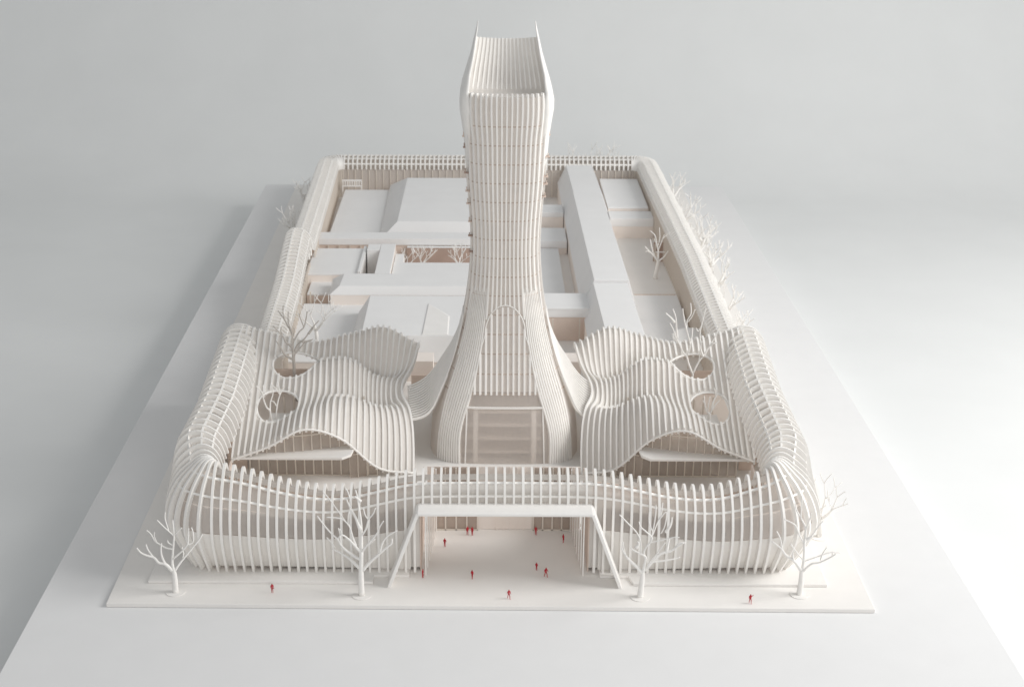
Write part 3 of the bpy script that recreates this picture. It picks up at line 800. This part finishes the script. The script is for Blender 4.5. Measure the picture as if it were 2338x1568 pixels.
tree_from('spreading bare tree on a round disc at the left end of the front kerb', (-7.13, .62, 0), [
    [(545, 845), (500, 790), (455, 775), (425, 735), (375, 715), (335, 690), (310, 652)], [(418, 730), (385, 680), (372, 640)], [(500, 795), (480, 730), (478, 680), (487, 632)],
    [(556, 850), (548, 790), (556, 720), (566, 650), (572, 590), (568, 490)], [(556, 690), (510, 685), (470, 665), (430, 640), (400, 590), (370, 565)], [(440, 645), (430, 600), (435, 565)],
    [(570, 600), (540, 560), (510, 520), (470, 462)], [(540, 555), (515, 480), (517, 437)], [(570, 600), (600, 570), (637, 535)], [(556, 665), (530, 645), (525, 625)],
    [(565, 845), (600, 800), (640, 760), (690, 710), (740, 660), (765, 625)], [(556, 760), (600, 725), (640, 690), (672, 650), (680, 600), (687, 535)], [(672, 655), (710, 640), (712, 580), (700, 545)], [(620, 770), (628, 735), (620, 690)]],
    [(558, 1003), (560, 900), (555, 838)], S1, GF, seed=3)
tree_from('tallest bare tree on a round disc just left of the entrance portal', (-2.81, .5, 0), [
    [(1915, 740), (1916, 650), (1918, 600), (1915, 500), (1902, 400), (1890, 320), (1880, 285)], [(1897, 825), (1830, 770), (1770, 735), (1695, 705)],
    [(1905, 765), (1850, 740), (1800, 710), (1765, 680), (1740, 640), (1690, 600), (1640, 550), (1590, 490)], [(1765, 680), (1755, 610), (1745, 570)], [(1740, 640), (1765, 600), (1755, 570)], [(1720, 700), (1690, 665), (1655, 635)],
    [(1912, 715), (1880, 670), (1840, 610), (1790, 560), (1765, 565)], [(1880, 660), (1858, 600), (1840, 530), (1815, 490), (1770, 460), (1670, 450)], [(1815, 490), (1760, 430), (1700, 360), (1640, 302)], [(1825, 500), (1830, 430), (1850, 370), (1830, 290), (1815, 262)],
    [(1912, 560), (1880, 480), (1840, 420), (1810, 360)], [(1918, 600), (1950, 550), (1965, 500), (1975, 465), (2010, 420), (2030, 370)], [(1973, 467), (1950, 430), (1940, 385)], [(1918, 350), (1900, 330), (1878, 310)],
    [(1925, 840), (1970, 790), (2040, 730), (2100, 680), (2135, 655), (2140, 620)], [(2050, 720), (2070, 650), (2110, 600), (2180, 562)], [(1918, 710), (1960, 650), (2000, 600), (2040, 540), (2060, 490), (2090, 440)], [(1960, 650), (1990, 630), (2020, 600)]],
    [(1908, 1028), (1908, 900), (1910, 800), (1916, 700)], S1, GF, seed=5)
tree_from('bare tree with drooping twigs on a round disc right of the entrance portal', (3.62, .47, 0), [
    [(397, 850), (340, 790), (290, 740), (255, 690), (235, 650)], [(270, 710), (252, 660), (250, 625)], [(402, 850), (415, 760), (412, 720), (370, 690), (320, 660), (300, 640)], [(345, 675), (365, 650), (355, 630)],
    [(415, 745), (400, 690), (415, 640), (440, 600), (448, 560), (400, 510), (360, 470), (345, 430)], [(440, 595), (455, 500), (465, 390), (462, 320)], [(448, 560), (490, 470), (515, 420), (525, 350)], [(452, 520), (420, 440), (418, 360)], [(500, 450), (550, 400), (545, 500), (520, 560)],
    [(380, 690), (370, 600), (340, 540), (290, 490), (250, 450), (210, 412)], [(410, 845), (460, 780), (540, 765), (620, 750), (670, 735)], [(430, 815), (520, 720), (610, 690), (660, 640), (705, 635)], [(440, 790), (500, 700), (550, 615)], [(570, 705), (580, 660), (590, 620)],
    [(440, 605), (520, 575), (600, 545), (640, 540)], [(560, 560), (590, 500), (595, 445)], [(610, 690), (640, 660), (685, 622)]],
    [(390, 1033), (400, 920), (402, 845)], S1, GF, seed=8)
tree_from('bare tree on a round disc at the right end of the front kerb', (7.33, .62, 0), [
    [(1552, 825), (1500, 760), (1430, 710), (1390, 660), (1320, 610)], [(1400, 670), (1380, 590), (1350, 540)], [(1560, 825), (1572, 760), (1575, 640), (1580, 560), (1550, 500), (1510, 440), (1500, 400)], [(1545, 495), (1540, 430), (1540, 345)],
    [(1572, 762), (1520, 710), (1465, 640)], [(1575, 660), (1530, 590), (1500, 530), (1460, 505), (1415, 487)], [(1570, 830), (1620, 770), (1680, 750), (1770, 690), (1780, 672)], [(1576, 765), (1650, 740), (1720, 715), (1770, 702), (1835, 705)], [(1680, 735), (1695, 690), (1722, 645)],
    [(1580, 670), (1640, 590), (1680, 540), (1710, 508)], [(1578, 600), (1595, 585), (1612, 568)], [(1582, 565), (1600, 490), (1610, 440)], [(1490, 750), (1478, 700), (1482, 670)], [(1760, 690), (1760, 665)]],
    [(1555, 1003), (1560, 900), (1558, 822)], S1, GF, seed=11)
def grow(rnd, p, d, L, r, depth, out, spread):
    n = 4; pts = [(*p, r)]; q = Vector(p); dd = Vector(d)
    for i in range(n):
        dd = (dd+Vector((rnd.uniform(-.16, .16), rnd.uniform(-.16, .16), rnd.uniform(-.05, .16)))).normalized()
        q = q+dd*L/n; pts.append((*q, max(.012, r*(1-.5*(i+1)/n))))
    out.append(pts)
    if depth <= 0: return
    k = rnd.choice((2, 2, 3))
    a0 = rnd.uniform(0, 6.28)
    for i in range(k):
        a = a0+6.28*i/k+rnd.uniform(-.4, .4); j = n if i < 2 else rnd.choice((2, 3))
        s = pts[j]; nd = (dd*.75+Vector((math.cos(a), math.sin(a), .15))*spread).normalized()
        grow(rnd, s[:3], nd, L*rnd.uniform(.6, .85), max(.012, s[3]*.85), depth-1, out, spread)
def gtree(label, x, y, h, seed, group, z=Z0, depth=3, spread=.55, fork=.3, disc=False, r0=None, thin=1.0):
    rnd = random.Random(seed); t = thing('bare_tree', label, 'tree', (x, y, z), group)
    r0 = r0 or .045*h/1.2
    tp = [(x, y, z), (x+.01*h, y, z+fork*h*.6), (x, y+.01, z+fork*h)]
    MB().tube(tp, [r0, r0*.85, r0*.75], 8).build('trunk', 'tree', t, smooth=True)
    a0 = rnd.uniform(0, 6.28); k = 4
    for i in range(k):
        out = []; a = a0+6.28*i/k+rnd.uniform(-.3, .3); up = .55 if i else 1.6
        grow(rnd, (x, y, z+fork*h*.93), Vector((math.cos(a), math.sin(a), up+.4)).normalized(), h*.30, r0*.62*thin, depth-1, out, spread)
        m = MB()
        for pts in out: m.tube([q[:3] for q in pts], [max(.009, q[3]*thin) for q in pts], 6)
        m.build('branch', 'tree', t, smooth=True)
    if disc: MB().prism([(x+.225*math.cos(a), y+.225*math.sin(a)) for a in [2*math.pi*i/32 for i in range(32)]], z+.002, z+.016).build('base_disc', 'plate', t)
    return t
gtree('bare tree on a disc round the right corner, behind the last front tree', 8.38, 3.56, 1.75, 21, None, z=0, disc=True)
GH = 'bare trees growing through the canopy holes'
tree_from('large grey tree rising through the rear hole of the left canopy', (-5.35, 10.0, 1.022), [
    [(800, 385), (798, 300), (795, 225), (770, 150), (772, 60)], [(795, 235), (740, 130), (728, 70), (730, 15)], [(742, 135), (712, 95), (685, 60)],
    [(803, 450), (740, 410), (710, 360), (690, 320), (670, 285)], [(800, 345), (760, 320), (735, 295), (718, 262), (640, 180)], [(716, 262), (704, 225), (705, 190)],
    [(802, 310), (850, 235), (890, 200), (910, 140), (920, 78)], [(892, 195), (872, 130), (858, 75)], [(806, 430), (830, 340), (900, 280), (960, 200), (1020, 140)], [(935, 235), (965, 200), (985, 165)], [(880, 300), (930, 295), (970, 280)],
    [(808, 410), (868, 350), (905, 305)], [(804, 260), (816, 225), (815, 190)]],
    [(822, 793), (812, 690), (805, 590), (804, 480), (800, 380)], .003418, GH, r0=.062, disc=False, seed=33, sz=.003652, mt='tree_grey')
tree_from('small pale twin stemmed tree rising through the front hole of the left canopy', (-5.6, 7.9, 1.022), [
    [(650, 1000), (605, 960), (595, 870), (570, 840), (550, 770), (540, 710), (495, 650)], [(543, 715), (552, 690), (550, 655)], [(598, 880), (600, 810), (622, 740), (605, 660)],
    [(660, 1000), (640, 940), (648, 860), (665, 790), (690, 740), (706, 718)], [(645, 860), (625, 825), (598, 815)], [(672, 775), (668, 720), (655, 675)], [(668, 760), (640, 700), (618, 680)]],
    [(668, 1033), (660, 1015), (655, 995)], .00327, GH, r0=.058, disc=False, seed=36, sz=.00351)
tree_from('bright forked tree rising through the rear hole of the right canopy', (5.95, 10.0, 1.022), [
    [(1100, 570), (1060, 480), (1040, 420), (1005, 380), (980, 330), (940, 262), (915, 200), (880, 140)], [(942, 266), (920, 250), (902, 228)], [(960, 290), (945, 200), (935, 120), (905, 45)], [(930, 165), (895, 125), (852, 90)],
    [(1104, 565), (1150, 470), (1200, 410), (1245, 330), (1280, 270), (1310, 185)], [(1150, 470), (1160, 360), (1150, 260), (1168, 160), (1190, 65)], [(1163, 190), (1135, 240), (1115, 215)], [(1200, 410), (1215, 370), (1270, 320)],
    [(1040, 425), (1062, 330), (1030, 220), (1000, 130), (975, 20)], [(1022, 190), (1025, 130), (1055, 80), (1050, 5)], [(1030, 140), (1060, 100), (1082, 40)], [(1055, 340), (1075, 270), (1080, 200)], [(1180, 430), (1150, 350), (1160, 300)], [(1240, 330), (1290, 320)], [(1000, 370), (985, 372)]],
    [(1102, 793), (1102, 690), (1102, 562)], .003418, GH, r0=.062, disc=False, seed=39, sz=.00385)
tree_from('small pale tree rising through the front hole of the right canopy', (6.1, 7.9, 1.022), [
    [(1270, 890), (1240, 860), (1225, 800), (1215, 735)], [(1275, 885), (1310, 820), (1347, 778)], [(1290, 855), (1300, 790), (1332, 738)], [(1318, 760), (1310, 710), (1295, 680)], [(1250, 868), (1256, 790), (1262, 735)], [(1228, 810), (1205, 770)]],
    [(1250, 1033), (1268, 950), (1272, 885)], .00327, GH, r0=.058, disc=False, seed=44, sz=.00351)
tree_from('lone bare tree standing before the kiosk in the right court', (6.5, 25.0, Z0), [
    [(1262, 1072), (1225, 1030), (1190, 995), (1145, 950)], [(1205, 1010), (1165, 985), (1152, 995)], [(1232, 1040), (1205, 960), (1190, 895)],
    [(1262, 1060), (1260, 980), (1250, 940), (1230, 870), (1190, 840)], [(1262, 985), (1285, 900), (1300, 845)], [(1288, 885), (1320, 855), (1352, 833)], [(1262, 950), (1270, 880), (1262, 800)], [(1270, 1068), (1310, 1030), (1340, 980)], [(1262, 1000), (1240, 930), (1225, 900)]],
    [(1240, 1217), (1255, 1125), (1262, 1070)], .00454, None, r0=.085, disc=False, seed=58, sz=.004725)
gtree('white tree on the low roof behind the left canopy', -5.4, 15.6, 1.9, 47, None, z=.665, depth=3)
GC = 'bare trees in the rear court left of the tower'
gtree('left tree of the three in the rear court', -2.95, 25.3, 1.15, 51, GC); gtree('middle tree of the three in the rear court', -2.4, 25.5, 1.35, 53, GC); gtree('tree in the rear court nearest the tower', -.98, 25.4, 1.35, 55, GC)
GL = 'bare trees outside the left gallery'
gtree('pale tree outside the gallery on the left, nearer of two', -7.75, 29.2, 1.9, 61, GL, z=0, r0=.085, thin=1.3); gtree('grey tree against the rear left gallery wall, farther of two', -7.85, 34.2, 2.0, 64, GL, z=0, r0=.075, thin=1.3)
GR = 'bare trees in a row outside the right gallery'
for i, (x, y, h, lab) in enumerate(((8.55, 17.3, 1.5, 'nearest tree of the row outside the right gallery'), (8.5, 20.0, 1.6, 'second tree of the row outside the right gallery'), (8.55, 22.6, 1.9, 'third tree of the row outside the right gallery'),
    (8.6, 25.0, 2.0, 'fourth tree of the row outside the right gallery'), (8.45, 27.0, 2.1, 'fifth tree of the row outside the right gallery'), (8.75, 28.6, 1.9, 'sixth tree of the row outside the right gallery'), (8.4, 31.5, 2.0, 'seventh tree of the row outside the right gallery'), (8.35, 35.5, 1.9, 'farthest tree of the row outside the right gallery'))):
    gtree(lab, x, y, h, 70+i, GR, z=0, thin=1.25)
GB = 'bare tree tops behind the rear gallery'
for i, (x, y, h, lab) in enumerate(((2.9, 38.9, 2.0, 'tree top just right of the tower behind the rear gallery'), (4.5, 38.9, 2.5, 'middle tree top behind the rear gallery'), (5.6, 38.9, 2.5, 'right tree top behind the rear gallery'))):
    gtree(lab, x, y, h, 90+i, GB, z=0)

# ------------------------------------------------------------------ people
def person(label, x, y, rz, pose='stand', h=.235):
    k = h/1.75
    J = {'pelvis': (0, 0, .95, .13), 'belly': (0, 0, 1.12, .135), 'chest': (0, -.02, 1.33, .15), 'neck': (0, -.02, 1.49, .065), 'chin': (0, -.045, 1.56, .075), 'head': (0, -.03, 1.66, .10), 'crown': (0, -.015, 1.745, .07)}
    st = {'stand': (.05, -.03, 0, 0), 'walk': (.30, -.26, .22, -.2), 'bag': (.08, -.05, .05, .0), 'wave': (.22, -.22, 0, 0), 'lean': (.12, -.1, .1, -.05)}[pose]
    for s, sd in ((1, 'l'), (-1, 'r')):
        f = st[0] if s == 1 else st[1]; a = st[2] if s == 1 else st[3]
        J['hip'+sd] = (.09*s, 0, .9, .095); J['knee'+sd] = (.1*s, -f*.55-.03, .5, .07); J['ankle'+sd] = (.1*s, -f+.03, .07, .05); J['toe'+sd] = (.11*s, -f-.13, .035, .04)
        J['sh'+sd] = (.19*s, -.01, 1.42, .07)
        if pose == 'wave' and s == 1: J['el'+sd] = (.38, -.08, 1.42, .05); J['ha'+sd] = (.42, -.14, 1.66, .045)
        else: J['el'+sd] = (.25*s, -.02-a*.5, 1.16, .055); J['ha'+sd] = (.25*s, -.07-a, .92, .045)
    E = [('pelvis', 'belly'), ('belly', 'chest'), ('chest', 'neck'), ('neck', 'chin'), ('chin', 'head'), ('head', 'crown')]
    for sd in 'lr': E += [('pelvis', 'hip'+sd), ('hip'+sd, 'knee'+sd), ('knee'+sd, 'ankle'+sd), ('ankle'+sd, 'toe'+sd), ('chest', 'sh'+sd), ('sh'+sd, 'el'+sd), ('el'+sd, 'ha'+sd)]
    if pose == 'bag': J['bag'] = (.3, -.06, .72, .11); E.append(('hal', 'bag'))
    nm = list(J); me = bpy.data.meshes.new('person')
    me.from_pydata([Vector(J[n][:3])*k for n in nm], [(nm.index(a), nm.index(b)) for a, b in E], [])
    o = bpy.data.objects.new('person', me); COL.objects.link(o)
    md = o.modifiers.new('skin', 'SKIN'); md.use_smooth_shade = True
    for i, n in enumerate(nm):
        sv = me.skin_vertices[0].data[i]; sv.radius = (J[n][3]*k*1.12, J[n][3]*k*1.0); sv.use_root = (n == 'pelvis')
    sb = o.modifiers.new('sub', 'SUBSURF'); sb.levels = 1; sb.render_levels = 1
    dg = bpy.context.evaluated_depsgraph_get()
    m2 = bpy.data.meshes.new_from_object(o.evaluated_get(dg)); o.modifiers.clear(); o.data = m2
    m2.materials.clear(); m2.materials.append(M['red'])
    for p in m2.polygons: p.use_smooth = True
    zmin = min(v.co.z for v in m2.vertices)
    o.location = (x, y, .002-zmin); o.rotation_euler = (0, 0, rz)
    return tag(o, label, 'person', 'small red figures on the forecourt')
person('red figure carrying a bag on the kerb left of the tallest front tree', -4.89, .62, .3, 'bag')
person('red figure standing close to the left passage fins near the portal leg', -1.43, 1.36, 1.2, 'stand')
person('red figure standing alone far inside the passage on the left', -.95, 2.95, 2.8, 'stand')
person('left figure of the red pair before the passage glazing', -.40, 3.6, .4, 'stand')
person('right figure of the red pair before the passage glazing', -.28, 3.58, -.5, 'stand')
person('red figure walking in the left middle of the entrance passage', -.26, 1.32, -.6, 'lean')
person('red figure walking out on the kerb in front of the portal', .59, .38, .4, 'walk')
person('red figure far inside the passage near the right glazing', 1.31, 3.6, 2.9, 'lean')
person('red figure at the right passage fins far inside', 1.98, 3.2, -1.0, 'bag')
person('smaller red figure facing away, left of two walking on the right', 1.27, 1.75, 2.6, 'stand', .21)
person('red figure striding, right of two walking on the right', 1.48, 1.43, .7, 'walk', .25)
person('red figure waving on the kerb between the two right front trees', 6.12, .2, .2, 'wave', .24)
